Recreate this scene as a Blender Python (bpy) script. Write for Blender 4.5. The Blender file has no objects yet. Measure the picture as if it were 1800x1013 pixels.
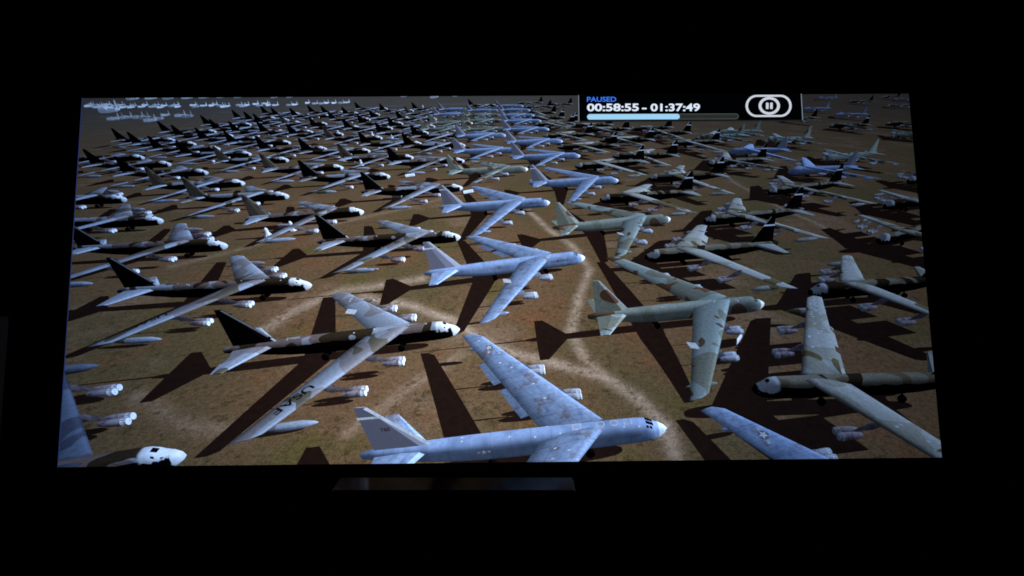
import bpy, bmesh, math, random
import numpy as np

# ----------------------------------------------------------------- camera, world, light
scene = bpy.context.scene
FPX = 2473.0                      # focal length in pixels of the 1800 px wide photograph
DIST = 3.63                       # metres from the lens to the wall
CAMZ = 1.33
PX = DIST / FPX                   # metres on the wall per photograph pixel

cam_data = bpy.data.cameras.new("camera")
cam_data.sensor_width = 36.0
cam_data.lens = 36.0 * FPX / 1800.0
cam_data.clip_start, cam_data.clip_end = 0.05, 60.0
cam = bpy.data.objects.new("camera", cam_data)
cam.location = (0.0, -DIST, CAMZ)
cam.rotation_euler = (math.pi / 2, 0, 0)
scene.collection.objects.link(cam)
scene.camera = cam

world = bpy.data.worlds.new("World")
scene.world = world
world.use_nodes = True
world.node_tree.nodes["Background"].inputs[0].default_value = (0.0, 0.0, 0.0, 1)
world.node_tree.nodes["Background"].inputs[1].default_value = 0.0     # a blacked-out room: the picture is the only light

vs = scene.view_settings
vs.view_transform = 'Standard'
vs.look = 'None'
vs.exposure = 0.0
vs.gamma = 1.0
vs.use_curve_mapping = False

scene.cycles.filter_width = 1.75       # the photograph is a little soft
rng = random.Random(7)
COL = scene.collection
R = math.radians


def s2l(r, g, b):
    f = lambda c: (c / 255 / 12.92) if c <= 10 else ((c / 255 + 0.055) / 1.055) ** 2.4
    return (f(r), f(g), f(b), 1.0)


# ----------------------------------------------------------------- node helpers
class Nodes:
    def __init__(self, name):
        self.m = bpy.data.materials.new(name)
        self.m.use_nodes = True
        self.t = self.m.node_tree
        self.t.nodes.clear()
        self.out = self.t.nodes.new('ShaderNodeOutputMaterial')

    def put(self, sock, v):
        if isinstance(v, bpy.types.NodeSocket):
            self.t.links.new(v, sock)
        else:
            sock.default_value = v

    def math(self, op, a, b=0.0, c=None, clamp=False):
        n = self.t.nodes.new('ShaderNodeMath')
        n.operation = op
        n.use_clamp = clamp
        self.put(n.inputs[0], a)
        self.put(n.inputs[1], b)
        if c is not None:
            self.put(n.inputs[2], c)
        return n.outputs[0]

    def attr(self, name, out='Fac'):
        n = self.t.nodes.new('ShaderNodeAttribute')
        n.attribute_name = name
        return n.outputs[out]

    def noise(self, vec, scale, detail=3.0, rough=0.5, dist=0.0):
        n = self.t.nodes.new('ShaderNodeTexNoise')
        self.put(n.inputs['Vector'], vec)
        n.inputs['Scale'].default_value = scale
        n.inputs['Detail'].default_value = detail
        n.inputs['Roughness'].default_value = rough
        n.inputs['Distortion'].default_value = dist
        return n.outputs['Fac']

    def ramp(self, v, lo, hi):
        n = self.t.nodes.new('ShaderNodeMapRange')
        n.interpolation_type = 'SMOOTHSTEP'
        self.put(n.inputs['Value'], v)
        n.inputs['From Min'].default_value = lo
        n.inputs['From Max'].default_value = hi
        return n.outputs['Result']

    def mix(self, fac, a, b, mode='MIX'):
        n = self.t.nodes.new('ShaderNodeMix')
        n.data_type = 'RGBA'
        n.blend_type = mode
        self.put(n.inputs[0], fac)
        self.put(n.inputs[6], a)
        self.put(n.inputs[7], b)
        return n.outputs[2]

    def scale(self, col, f):
        n = self.t.nodes.new('ShaderNodeVectorMath')
        n.operation = 'SCALE'
        self.put(n.inputs[0], col)
        self.put(n.inputs['Scale'], f)
        return n.outputs[0]

    def vadd(self, a, b, op='ADD'):
        n = self.t.nodes.new('ShaderNodeVectorMath')
        n.operation = op
        self.put(n.inputs[0], a)
        self.put(n.inputs[1], b)
        return n.outputs[0]

    def sep(self, v):
        n = self.t.nodes.new('ShaderNodeSeparateXYZ')
        self.put(n.inputs[0], v)
        return n.outputs

    def emit(self, col):
        e = self.t.nodes.new('ShaderNodeEmission')
        self.put(e.inputs[0], col)
        e.inputs[1].default_value = 1.0
        self.t.links.new(e.outputs[0], self.out.inputs[0])
        return self.m


def projected(nd, col):
    """light that the projector throws on this spot of the screen: hottest left of the middle, weaker to the rims"""
    g = nd.t.nodes.new('ShaderNodeNewGeometry')
    x, y, z = nd.sep(g.outputs['Position'])
    dx = nd.math('MULTIPLY', nd.math('SUBTRACT', x, HOT[0]), 1 / HOT[2])
    dz = nd.math('MULTIPLY', nd.math('SUBTRACT', z, HOT[1]), 1 / HOT[3])
    r2 = nd.math('ADD', nd.math('MULTIPLY', dx, dx), nd.math('MULTIPLY', dz, dz))
    h = nd.math('DIVIDE', 1.0, nd.math('ADD', 1.0, r2))
    h = nd.math('MULTIPLY', h, HOT[4])
    cast = nd.mix(nd.ramp(r2, 0.1, 1.5), (0.97, 1.0, 1.07, 1), (0.80, 0.97, 1.28, 1))      # the projector's rim is bluer
    return nd.vadd(nd.scale(col, h), cast, 'MULTIPLY')


HOT = (-0.18, CAMZ - 0.13, 0.75, 0.70, 1.24)


def plain(name, rgb, rough=0.6, spec=0.5, metal=0.0):
    nd = Nodes(name)
    p = nd.t.nodes.new('ShaderNodeBsdfPrincipled')
    g = nd.t.nodes.new('ShaderNodeTexCoord')
    n = nd.noise(g.outputs['Object'], 60.0, 4)
    a = tuple(c * 0.8 for c in rgb) + (1,)
    b = tuple(c * 1.2 for c in rgb) + (1,)
    nd.put(p.inputs['Base Color'], nd.mix(n, a, b))
    nd.put(p.inputs['Roughness'], nd.math('MULTIPLY_ADD', n, 0.08, rough))
    p.inputs['Specular IOR Level'].default_value = spec
    p.inputs['Metallic'].default_value = metal
    nd.t.links.new(p.outputs[0], nd.out.inputs[0])
    return nd.m


# ----------------------------------------------------------------- the film frame: pixel <-> film <-> desert
QUAD = [(148, 174), (1595, 166), (1652, 803), (105, 820)]     # picture corners, clockwise from top left


def homography(src, dst):
    A, b = [], []
    for (x, y), (u, v) in zip(src, dst):
        A += [[x, y, 1, 0, 0, 0, -u * x, -u * y], [0, 0, 0, x, y, 1, -v * x, -v * y]]
        b += [u, v]
    h = np.linalg.solve(np.array(A, float), np.array(b, float))
    return np.append(h, 1).reshape(3, 3)


FW = 2.30
P2F = homography(QUAD, [(-FW / 2, .5), (FW / 2, .5), (FW / 2, -.5), (-FW / 2, -.5)])
F2P = np.linalg.inv(P2F)
F2P /= F2P[2, 2]
CF, CPIT, CROLL, CH, CASP, CU0, CV0, CSK = [1.073495, 0.586304, -0.003324, 52.216923, 1.087941, 0.251309, -0.201044, -0.059966]
RELIEF = 0.36            # keeps nearer things in the film frame a hair in front of farther ones (6 mm at most)
BASE = 0.012


def film(P):
    """film-world points (metres, camera plane above the desert) -> photograph pixels and inverse depth"""
    P = np.asarray(P, float)
    x, y, z = P[:, 0], P[:, 1], P[:, 2] - CH
    cp, sp = math.cos(CPIT), math.sin(CPIT)
    d = np.maximum(y * cp - z * sp, 6.0)
    up = y * sp + z * cp
    u, v = CF * x / d, CF * up / d
    cr, sr = math.cos(CROLL), math.sin(CROLL)
    U, V = u * cr - v * sr, u * sr + v * cr
    q = np.c_[U + CSK * V + CU0, V * CASP + CV0, np.ones(len(P))] @ F2P.T
    return q[:, 0] / q[:, 2], q[:, 1] / q[:, 2], 1.0 / (d * q[:, 2])


def wall_point(px, py, off):
    return np.c_[(px - 900.0) * PX, -(BASE + np.broadcast_to(off, np.shape(px))), CAMZ - (py - 506.5) * PX]


def to_screen(P, bias=0.0):
    px, py, inv = film(P)
    return wall_point(px, py, RELIEF * inv + bias)


def ground_at(px, py, z=0.0):
    px, py = np.atleast_1d(np.asarray(px, float)), np.atleast_1d(np.asarray(py, float))
    q = np.c_[px, py, np.ones(len(px))] @ P2F.T
    fu, fv = q[:, 0] / q[:, 2], q[:, 1] / q[:, 2]
    vv = (fv - CV0) / CASP
    u = fu - CU0 - CSK * vv
    cr, sr = math.cos(CROLL), math.sin(CROLL)
    a, b = (u * cr + vv * sr) / CF, (-u * sr + vv * cr) / CF
    cp, sp = math.cos(CPIT), math.sin(CPIT)
    t = (z - CH) / (-sp + b * cp)
    return np.c_[a * t, (cp + b * sp) * t, np.full(len(px), z)]


# rim lines of the picture on the wall, for trimming what leaves the frame
RIM = []
qp = [((x - 900.0) * PX, CAMZ - (y - 506.5) * PX) for x, y in QUAD]
for i in range(4):
    (x0, z0), (x1, z1) = qp[i], qp[(i + 1) % 4]
    nx, nz = (z1 - z0), -(x1 - x0)              # outward for clockwise corners
    L = math.hypot(nx, nz)
    nx, nz = -nx / L, -nz / L
    cx, cz = sum(p[0] for p in qp) / 4, sum(p[1] for p in qp) / 4
    if (cx - x0) * nx + (cz - z0) * nz > 0:
        nx, nz = -nx, -nz
    RIM.append(((x0, 0, z0), (nx, 0, nz)))


def build(name, V, faces, mat, parent=None, shade=None, loc=None, smooth=False, extra=None):
    """one mesh object on the screen, trimmed to the picture's rim; None when nothing is left of it"""
    V = np.asarray(V, float)
    inside, cross = np.ones(len(V), bool), False
    for (p, n) in RIM:
        dd = (V[:, 0] - p[0]) * n[0] + (V[:, 2] - p[2]) * n[2]
        if (dd > 0).all():
            return None
        if (dd > 0).any():
            cross = True
    me = bpy.data.meshes.new(name)
    me.from_pydata(V.tolist(), [], faces)
    n = len(V)
    if shade is not None:
        me.attributes.new('shade', 'FLOAT', 'POINT').data.foreach_set('value', np.asarray(shade, np.float32))
    if loc is not None:
        me.attributes.new('loc', 'FLOAT_VECTOR', 'POINT').data.foreach_set('vector', np.asarray(loc, np.float32).ravel())
    if extra is not None:
        for k, a in extra.items():
            me.attributes.new(k, 'FLOAT', 'POINT').data.foreach_set('value', np.asarray(a, np.float32))
    if cross:
        bm = bmesh.new()
        bm.from_mesh(me)
        for (p, nn) in RIM:
            bmesh.ops.bisect_plane(bm, geom=bm.verts[:] + bm.edges[:] + bm.faces[:], dist=1e-7,
                                   plane_co=p, plane_no=nn, clear_outer=True)
        nf = len(bm.faces)
        bm.to_mesh(me)
        bm.free()
        if nf == 0:
            bpy.data.meshes.remove(me)
            return None
    if smooth:
        me.polygons.foreach_set('use_smooth', [True] * len(me.polygons))
    me.materials.append(mat)
    o = bpy.data.objects.new(name, me)
    COL.objects.link(o)
    if parent is not None:
        o.parent = parent
    return o


def empty(name, loc=(0, 0, 0), parent=None):
    o = bpy.data.objects.new(name, None)
    o.empty_display_size = 0.05
    o.location = loc
    COL.objects.link(o)
    if parent is not None:
        o.parent = parent
    return o

WORLD_AT = {}


def hang(o, parent, at=(0, 0, 0)):
    """parent o, whose mesh is in room coordinates (or whose empty stands at 'at'), without moving it"""
    p = WORLD_AT.get(parent.name, (0, 0, 0))
    o.parent = parent
    o.location = (at[0] - p[0], at[1] - p[1], at[2] - p[2])
    WORLD_AT[o.name] = tuple(at)
    return o


# ----------------------------------------------------------------- the dark room
def box_mesh(name, lo, hi, mat, bevel=0.0, parent=None):
    bm = bmesh.new()
    bmesh.ops.create_cube(bm, size=1.0)
    for v in bm.verts:
        v.co = [(lo[i] + hi[i]) / 2 + v.co[i] * (hi[i] - lo[i]) for i in range(3)]
    if bevel:
        bmesh.ops.bevel(bm, geom=bm.edges[:], offset=bevel, segments=3, affect='EDGES', profile=0.6)
    me = bpy.data.meshes.new(name)
    bm.to_mesh(me)
    bm.free()
    me.materials.append(mat)
    o = bpy.data.objects.new(name, me)
    COL.objects.link(o)
    if parent is not None:
        hang(o, parent)
    return o


M_WALL = plain('dark_wall_paint', (0.006, 0.006, 0.007), 0.9, 0.1)
M_BORDER = plain('unlit_screen_cloth', (0.004, 0.004, 0.004), 0.95, 0.05)  # white cloth that gets no light: its darkness is put into the colour
wall = box_mesh('wall', (-4.0, 0.012, -0.2), (4.0, 0.13, 3.2), M_WALL)
wall['kind'] = 'structure'

screen = empty('projection_screen', (0, 0, CAMZ - 0.5))
WORLD_AT[screen.name] = (0, 0, CAMZ - 0.5)
screen['label'] = 'wide projection screen with a paused film frame of parked bombers on desert ground'
screen['category'] = 'screen'
box_mesh('screen_cloth', (-1.30, -0.004, CAMZ - 0.475), (1.30, 0.010, CAMZ + 0.56), M_BORDER, 0.002, screen)

# speaker under the picture: lacquered top that mirrors the lower edge of the picture
ndL = Nodes('black_lacquer')
_d = ndL.t.nodes.new('ShaderNodeBsdfDiffuse')
_d.inputs[0].default_value = (0.004, 0.004, 0.004, 1)
_g = ndL.t.nodes.new('ShaderNodeBsdfGlossy')
_tc = ndL.t.nodes.new('ShaderNodeTexCoord')
ndL.put(_g.inputs['Roughness'], ndL.math('MULTIPLY_ADD', ndL.noise(_tc.outputs['Object'], 40.0, 3), 0.05, 0.09))
_m = ndL.t.nodes.new('ShaderNodeMixShader')
_m.inputs[0].default_value = 0.045
ndL.t.links.new(_d.outputs[0], _m.inputs[1])
ndL.t.links.new(_g.outputs[0], _m.inputs[2])
ndL.t.links.new(_m.outputs[0], ndL.out.inputs[0])
M_LACQ = ndL.m
M_CLOTH = plain('black_speaker_cloth', (0.004, 0.004, 0.004), 0.9, 0.1)
sp = empty('center_speaker', (-0.10, -0.88, 0.0))
WORLD_AT[sp.name] = (-0.10, -0.88, 0.0)
sp['label'] = 'long black center speaker in front of the screen, its glossy top faintly mirroring the picture'
sp['category'] = 'speaker'


def px_at(px, py, y):
    d = DIST + y
    return ((px - 900.0) * d / FPX, CAMZ - (py - 506.5) * d / FPX)


ytop = -0.78
xl, zt = px_at(597, 839.5, ytop)
xr, _ = px_at(1007, 836, ytop)
dfront = FPX * (CAMZ - zt) / (862.0 - 506.5)
yf = dfront - DIST
xlf = (583 - 900.0) * dfront / FPX
xrf = (1012 - 900.0) * dfront / FPX


def slab(name, ring_b, ring_t, mat, parent, bevel=0.004):
    bm = bmesh.new()
    vb = [bm.verts.new(p) for p in ring_b]
    vt = [bm.verts.new(p) for p in ring_t]
    bm.faces.new(vb[::-1])
    bm.faces.new(vt)
    for i in range(len(vb)):
        j = (i + 1) % len(vb)
        bm.faces.new((vb[i], vb[j], vt[j], vt[i]))
    bmesh.ops.recalc_face_normals(bm, faces=bm.faces[:])
    bmesh.ops.bevel(bm, geom=bm.edges[:], offset=bevel, segments=2, affect='EDGES')
    me = bpy.data.meshes.new(name)
    bm.to_mesh(me)
    bm.free()
    me.materials.append(mat)
    o = bpy.data.objects.new(name, me)
    COL.objects.link(o)
    hang(o, parent)
    return o


foot = [(xl, ytop), (xlf, yf), (xrf, yf), (xr, ytop)]
slab('top_panel', [(x, y, zt - 0.016) for x, y in foot], [(x, y, zt) for x, y in foot], M_LACQ, sp, 0.0025)
ins = [(xl + 0.004, ytop - 0.004), (xlf + 0.004, yf + 0.012), (xrf - 0.004, yf + 0.012), (xr - 0.004, ytop - 0.004)]
slab('cabinet', [(x, y, zt - 0.21) for x, y in ins], [(x, y, zt - 0.0165) for x, y in ins], M_CLOTH, sp, 0.004)
slab('front_grille', [(xlf + 0.012, yf + 0.0115, zt - 0.20), (xlf + 0.012, yf + 0.003, zt - 0.20), (xrf - 0.012, yf + 0.003, zt - 0.20), (xrf - 0.012, yf + 0.0115, zt - 0.20)],
     [(xlf + 0.012, yf + 0.0115, zt - 0.022), (xlf + 0.012, yf + 0.003, zt - 0.022), (xrf - 0.012, yf + 0.003, zt - 0.022), (xrf - 0.012, yf + 0.0115, zt - 0.022)], M_CLOTH, sp, 0.002)

zb_ = zt - 0.21
slab('stand_column', [(-0.16, -0.82, 0.03), (-0.16, -0.94, 0.03), (-0.02, -0.94, 0.03), (-0.02, -0.82, 0.03)],
     [(-0.16, -0.82, zb_ - .001), (-0.16, -0.94, zb_ - .001), (-0.02, -0.94, zb_ - .001), (-0.02, -0.82, zb_ - .001)], M_CLOTH, sp, 0.004)
slab('stand_base', [(-0.26, -0.74, 0.0), (-0.26, -1.02, 0.0), (0.08, -1.02, 0.0), (0.08, -0.74, 0.0)],
     [(-0.26, -0.74, 0.029), (-0.26, -1.02, 0.029), (0.08, -1.02, 0.029), (0.08, -0.74, 0.029)], M_CLOTH, sp, 0.004)

# tall cabinet cut by the left edge of the photograph, a breath lighter than the dark
M_CAB = plain('dark_cabinet_paint', (0.02, 0.022, 0.03), 0.6, 0.2)
cb = empty('tower_speaker', (-1.30, -0.55, 0.0))
WORLD_AT[cb.name] = (-1.30, -0.55, 0.0)
cb['label'] = 'dim tower speaker at the left edge of the view, barely lit by the picture'
cb['category'] = 'speaker'
xa, za = px_at(17, 556, -0.45)
xb, zb2 = px_at(4, 730, -0.45)
sl_ = (xb - xa) / (zb2 - za)
xbot = xa + sl_ * (0.0 - za)
slab('cabinet', [(xbot - .26, -0.45, 0.0), (xbot - .26, -0.75, 0.0), (xbot, -0.75, 0.0), (xbot, -0.45, 0.0)],
     [(xa - .26, -0.45, za), (xa - .26, -0.75, za), (xa, -0.75, za), (xa, -0.45, za)], M_CAB, cb, 0.004)
slab('front_grille', [(xbot - .24, -0.7505, 0.06), (xbot - .24, -0.762, 0.06), (xbot - .02, -0.762, 0.06), (xbot - .02, -0.7505, 0.06)],
     [(xa - .24, -0.7505, za - .03), (xa - .24, -0.762, za - .03), (xa - .02, -0.762, za - .03), (xa - .02, -0.7505, za - .03)], M_CLOTH, cb, 0.003)

# ----------------------------------------------------------------- paints of the pictured things
SUN_AZ, SUN_EL = R(10.0), R(16.8)
SUN = np.array([math.cos(SUN_EL) * math.cos(SUN_AZ), math.cos(SUN_EL) * math.sin(SUN_AZ), math.sin(SUN_EL)])


def paint(name, kind, seed=0.0):
    nd = Nodes(name)
    loc = nd.attr('loc', 'Vector')
    sh = nd.attr('shade')
    x, y, z = nd.sep(loc)
    sl = nd.vadd(loc, (seed * 13.7, seed * 7.3, seed * 3.1))
    fine = nd.noise(sl, 1.6, 4, 0.6)
    if kind == 'grey':
        c = nd.mix(nd.ramp(nd.noise(sl, 0.35, 4, 0.6), 0.45, 0.72), s2l(136, 168, 220), s2l(102, 127, 176))
        c = nd.mix(nd.math('MULTIPLY', nd.ramp(nd.noise(nd.vadd(sl, (40, 0, 0)), 0.33, 3, 0.55), 0.55, 0.68), 0.75), c, s2l(108, 98, 100))
        st = nd.noise(nd.vadd(sl, (0.25, 2.2, 1.0), 'MULTIPLY'), 1.0, 3, 0.6)
        c = nd.mix(nd.math('MULTIPLY', nd.ramp(st, 0.35, 0.75), 0.30), c, s2l(168, 194, 240))
        ln = nd.math('MAXIMUM', nd.math('LESS_THAN', nd.math('FRACT', nd.math('MULTIPLY', nd.math('ADD', x, nd.math('MULTIPLY', nd.math('ABSOLUTE', y), -0.71)), 0.42)), 0.04),
                     nd.math('LESS_THAN', nd.math('FRACT', nd.math('MULTIPLY', y, 0.31)), 0.035))
        c = nd.mix(nd.math('MULTIPLY', ln, 0.5), c, s2l(78, 86, 118))
    elif kind in ('camo_brown', 'camo_top', 'camo_green', 'camo_pale'):
        pal = {'camo_brown': ((132, 142, 166), (112, 98, 98), (52, 44, 32)),
               'camo_top': ((142, 162, 194), (124, 130, 148), (92, 92, 88)),
               'camo_green': ((138, 162, 174), (116, 128, 126), (96, 78, 66)),
               'camo_pale': ((146, 158, 166), (130, 138, 138), (90, 86, 66))}[kind]
        n1 = nd.noise(sl, 0.115, 0.6, 0.4, 0.6)
        n2 = nd.noise(nd.vadd(sl, (90, 31, 0)), 0.22 if kind == 'camo_green' else 0.125, 0.6, 0.4, 0.6)
        lim = {'camo_brown': (0.52, 0.56), 'camo_top': (0.50, 0.63), 'camo_green': (0.54, 0.615), 'camo_pale': (0.55, 0.62)}[kind]
        c = nd.mix(nd.ramp(n1, lim[0], lim[0] + 0.012), s2l(*pal[0]), s2l(*pal[1]))
        c = nd.mix(nd.ramp(n2, lim[1], lim[1] + 0.012), c, s2l(*pal[2]))
    elif kind == 'black':
        c = nd.mix(fine, s2l(7, 5, 8), s2l(14, 11, 15))
    elif kind == 'white':
        c = nd.mix(fine, s2l(160, 182, 212), s2l(208, 224, 244))
    elif kind == 'fin_green':
        c = nd.mix(nd.ramp(nd.noise(sl, 0.17, 0.6, 0.4, 0.4), 0.635, 0.645), s2l(160, 176, 172), s2l(112, 84, 72))
    elif kind == 'shaded':
        c = nd.mix(nd.ramp(nd.noise(sl, 0.16, 1.5, 0.4, 0.4), 0.48, 0.52), s2l(86, 104, 134), s2l(62, 72, 96))
    elif kind == 'fin_olive':
        c = nd.mix(nd.ramp(nd.noise(sl, 0.2, 0.6, 0.4, 0.4), 0.5, 0.52), s2l(98, 96, 88), s2l(82, 66, 56))
    elif kind == 'fin_grey':
        c = nd.mix(nd.ramp(fine, 0.3, 0.8), s2l(160, 172, 206), s2l(140, 150, 186))
    elif kind == 'metal':
        c = nd.mix(nd.ramp(nd.noise(sl, 1.6, 3, 0.6), 0.42, 0.7), s2l(160, 176, 206), s2l(112, 118, 142))
    elif kind == 'pod_brown':
        c = nd.mix(nd.ramp(nd.noise(sl, 1.0, 3, 0.6), 0.42, 0.7), s2l(140, 138, 158), s2l(92, 86, 100))
    elif kind == 'shut':
        c = nd.mix(fine, s2l(9, 7, 10), s2l(18, 16, 20))
    if kind in ('camo_brown', 'camo_top', 'camo_green', 'camo_pale', 'fin_green'):
        c = nd.mix(nd.math('MULTIPLY', nd.ramp(nd.noise(sl, 0.9, 4, 0.7), 0.5, 0.8), 0.35), c, s2l(96, 96, 104))
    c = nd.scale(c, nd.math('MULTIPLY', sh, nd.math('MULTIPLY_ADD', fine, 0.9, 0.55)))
    return nd.emit(projected(nd, c))


def body_paint(name, kind, seed):
    """fuselage: camouflage above, black belly, white sealing coat over nose and cockpit"""
    nd = Nodes(name)
    loc = nd.attr('loc', 'Vector')
    sh = nd.attr('shade')
    x, y, z = nd.sep(loc)
    sl = nd.vadd(loc, (seed * 13.7, seed * 7.3, seed * 3.1))
    fine = nd.noise(sl, 1.6, 4, 0.6)
    n1 = nd.noise(sl, 0.13, 0.6, 0.4, 0.7)
    n2 = nd.noise(nd.vadd(sl, (90, 31, 0)), 0.14, 0.6, 0.4, 0.7)
    if kind in ('dark_right', 'dark_left'):
        c = nd.mix(nd.ramp(n1, 0.50, 0.512), s2l(128, 142, 166), s2l(98, 90, 94)) if kind == 'dark_right' else \
            nd.mix(nd.ramp(n1, 0.50, 0.512), s2l(122, 124, 116), s2l(98, 94, 80))
        c = nd.mix(nd.ramp(n2, 0.55, 0.562), c, s2l(44, 38, 30))
        edge = nd.math('ADD', z, nd.math('MULTIPLY', nd.math('SUBTRACT', nd.noise(sl, 0.3, 1), 0.5), 1.0))
        c = nd.mix(nd.ramp(edge, 4.25, 4.33), s2l(7, 5, 7), c)
        wz = nd.math('ADD', z, nd.math('MULTIPLY', nd.math('SUBTRACT', nd.noise(sl, 1.1, 2), 0.3), 2.2))
        if kind == 'dark_right':
            m1 = nd.math('SUBTRACT', 1.0, nd.ramp(nd.math('ADD', x, nd.math('MULTIPLY', nd.noise(sl, 0.9, 2), 0.8)), 1.9, 2.1))
            m2 = nd.math('MULTIPLY', nd.math('SUBTRACT', 1.0, nd.ramp(x, 4.6, 5.2)), nd.ramp(wz, 4.2, 4.5))
        else:
            m1 = 0.0
            m2 = nd.math('MULTIPLY', nd.math('MULTIPLY', nd.ramp(x, 0.8, 1.1), nd.math('SUBTRACT', 1.0, nd.ramp(x, 4.4, 5.0))), nd.ramp(wz, 3.7, 4.0))
        c = nd.mix(nd.math('MAXIMUM', m1, m2), c, s2l(186, 204, 228))
    elif kind == 'grey':
        c = nd.mix(nd.ramp(nd.noise(sl, 0.4, 4, 0.6), 0.4, 0.75), s2l(138, 170, 226), s2l(104, 130, 180))
        ln = nd.math('LESS_THAN', nd.math('FRACT', nd.math('MULTIPLY', x, 0.31)), 0.03)
        c = nd.mix(nd.math('MULTIPLY', ln, 0.35), c, s2l(90, 96, 130))
        c = nd.mix(nd.math('SUBTRACT', 1.0, nd.ramp(x, 1.5, 1.65)), c, s2l(200, 220, 240))
    elif kind == 'grey_left':
        c = nd.mix(nd.ramp(nd.noise(sl, 0.4, 4, 0.6), 0.4, 0.75), s2l(142, 166, 220), s2l(116, 134, 180))
    else:
        c = nd.mix(nd.ramp(n1, 0.52, 0.53), s2l(128, 146, 150), s2l(116, 130, 130))
        c = nd.mix(nd.ramp(n2, 0.615, 0.627), c, s2l(92, 74, 64))
        c = nd.mix(nd.math('SUBTRACT', 1.0, nd.ramp(x, 1.5, 1.65)), c, s2l(222, 236, 244))
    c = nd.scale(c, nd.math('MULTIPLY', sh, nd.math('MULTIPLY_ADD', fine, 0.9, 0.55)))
    return nd.emit(projected(nd, c))


MB = {}
for i in range(4):
    MB['D1', i] = body_paint('camouflaged_body_%d' % i, 'dark_right', i + 0.3)
    MB['D-1', i] = body_paint('camouflaged_body_left_%d' % i, 'dark_left', i + 0.7)
    MB['J1', i] = MB['J-1', i] = body_paint('green_body_%d' % i, 'green', i + 0.5)
    MB['G1', i] = body_paint('grey_body_%d' % i, 'grey', i + 0.1)
    MB['G-1', i] = body_paint('grey_body_plain_%d' % i, 'grey_left', i + 0.2)
MW = {}
for i in range(4):
    MW['D1', i] = paint('camouflaged_wing_%d' % i, 'camo_top', i + 0.45)
    MW['D-1', i] = paint('pale_camouflaged_wing_%d' % i, 'camo_pale', i + 0.15)
    MW['J1', i] = MW['J-1', i] = paint('green_wing_%d' % i, 'camo_green', i + 0.25)
    MW['G1', i] = MW['G-1', i] = paint('grey_wing_%d' % i, 'grey', i + 0.35)
M_BLACK = paint('black_paint', 'black')
M_SHADED_WING = paint('shaded_wing', 'shaded', 1.1)  # wing lying in shade: the dimness is put into its colour
M_WHITE = paint('white_seal_coat', 'white')
M_FINJ = paint('green_fin_paint', 'fin_green', 2.2)
M_FINO = paint('olive_fin_paint', 'fin_olive', 1.4)
M_FING = paint('grey_fin_paint', 'fin_grey')
M_POD = paint('bare_metal', 'metal')
M_PODB = paint('weathered_pod', 'pod_brown')
M_SHUT = paint('dark_glass', 'shut')

# ----------------------------------------------------------------- bomber geometry (metres: x aft of the nose, y to the left, z up)
BODY = [(0.0, .06, 3.05, 3.25), (.5, .55, 2.5, 3.75), (1.4, .98, 1.95, 4.2), (2.4, 1.22, 1.7, 4.5), (3.0, 1.32, 1.6, 4.9), (3.8, 1.40, 1.52, 5.2),
        (5.2, 1.47, 1.45, 5.32), (8, 1.5, 1.4, 5.35), (13, 1.5, 1.38, 5.38), (19, 1.5, 1.38, 5.38), (25, 1.5, 1.4, 5.36), (31, 1.48, 1.5, 5.3),
        (36, 1.38, 1.85, 5.22), (40, 1.2, 2.35, 5.15), (43.5, 1.0, 2.8, 5.1), (46.4, .8, 3.2, 4.95), (47.2, .62, 3.45, 4.8), (48.4, .5, 3.7, 4.6), (48.7, .2, 4.0, 4.35)]


def loft(rings, close=True):
    n = len(rings[0])
    V = np.concatenate(rings)
    F = []
    for i in range(len(rings) - 1):
        a, b = i * n, (i + 1) * n
        for j in range(n):
            k = (j + 1) % n
            F.append((a + j, a + k, b + k, b + j))
    if close:
        F.append(tuple(range(n))[::-1])
        F.append(tuple(range((len(rings) - 1) * n, len(rings) * n)))
    return V, F


def body_rings(seg, pick=None, ls=1.0):
    rings = []
    B = BODY if pick is None else [BODY[i] for i in pick]
    for (x, w, zb, zt_) in B:
        r = []
        zc, h = (zb + zt_) / 2, (zt_ - zb) / 2
        for j in range(seg):
            a = 2 * math.pi * (j + .5) / seg
            c, s = math.cos(a), math.sin(a)
            e = 0.72
            r.append((x * ls, w * math.copysign(abs(c) ** e, c), zc + h * math.copysign(abs(s) ** e, s)))
        rings.append(np.array(r))
    return rings


AIRFOIL = [(0, 0), (.04, .42), (.16, .72), (.38, .8), (.68, .45), (1, .02), (.68, -.2), (.38, -.42), (.12, -.4)]
AIRLOW = [(0, 0), (.12, .7), (.5, .7), (1, 0), (.5, -.35)]


def panel(stations, prof):
    """lofted lifting surface; stations = (le point, te point, thickness)"""
    rings = []
    for le, te, th in stations:
        le, te = np.array(le, float), np.array(te, float)
        rings.append(np.array([le + (te - le) * u + np.array([0, 0, th * w]) for u, w in prof]))
    return loft(rings)


class Kind:
    pass


def shape(t, ls, ss, dz):
    k = Kind()
    k.ls = ls
    k.Y = (31.09 if t in 'GJ' else 25.46) * ss
    k.tipz = (3.9 if t in 'GJ' else 2.78) + dz
    k.tl, k.tt = (32.27 * ls, 35.85 * ls) if t in 'GJ' else (31.83 * ls, 36.29 * ls)
    k.rl, k.rt = (10.6 * ls, (20.9 if t in 'GJ' else 19.8) * ls)
    k.rz = 5.0
    k.t = t
    k.flap = False
    k.drop = (k.tipz - 1.6,) * 2
    return k


def wing_at(k, f):
    """leading edge, trailing edge, thickness at span fraction f"""
    y = 0.9 + (k.Y - 0.9) * f
    z = k.rz + (k.tipz - k.rz) * f
    xl_, xt_ = k.rl + (k.tl - k.rl) * f, k.rt + (k.tt - k.rt) * f
    tw = .045 * (xt_ - xl_)                # the wing is set at an angle: leading edge up
    return (xl_, y, z + tw), (xt_, y, z - tw), 0.75 * (1 - f) + .22 * f


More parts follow.
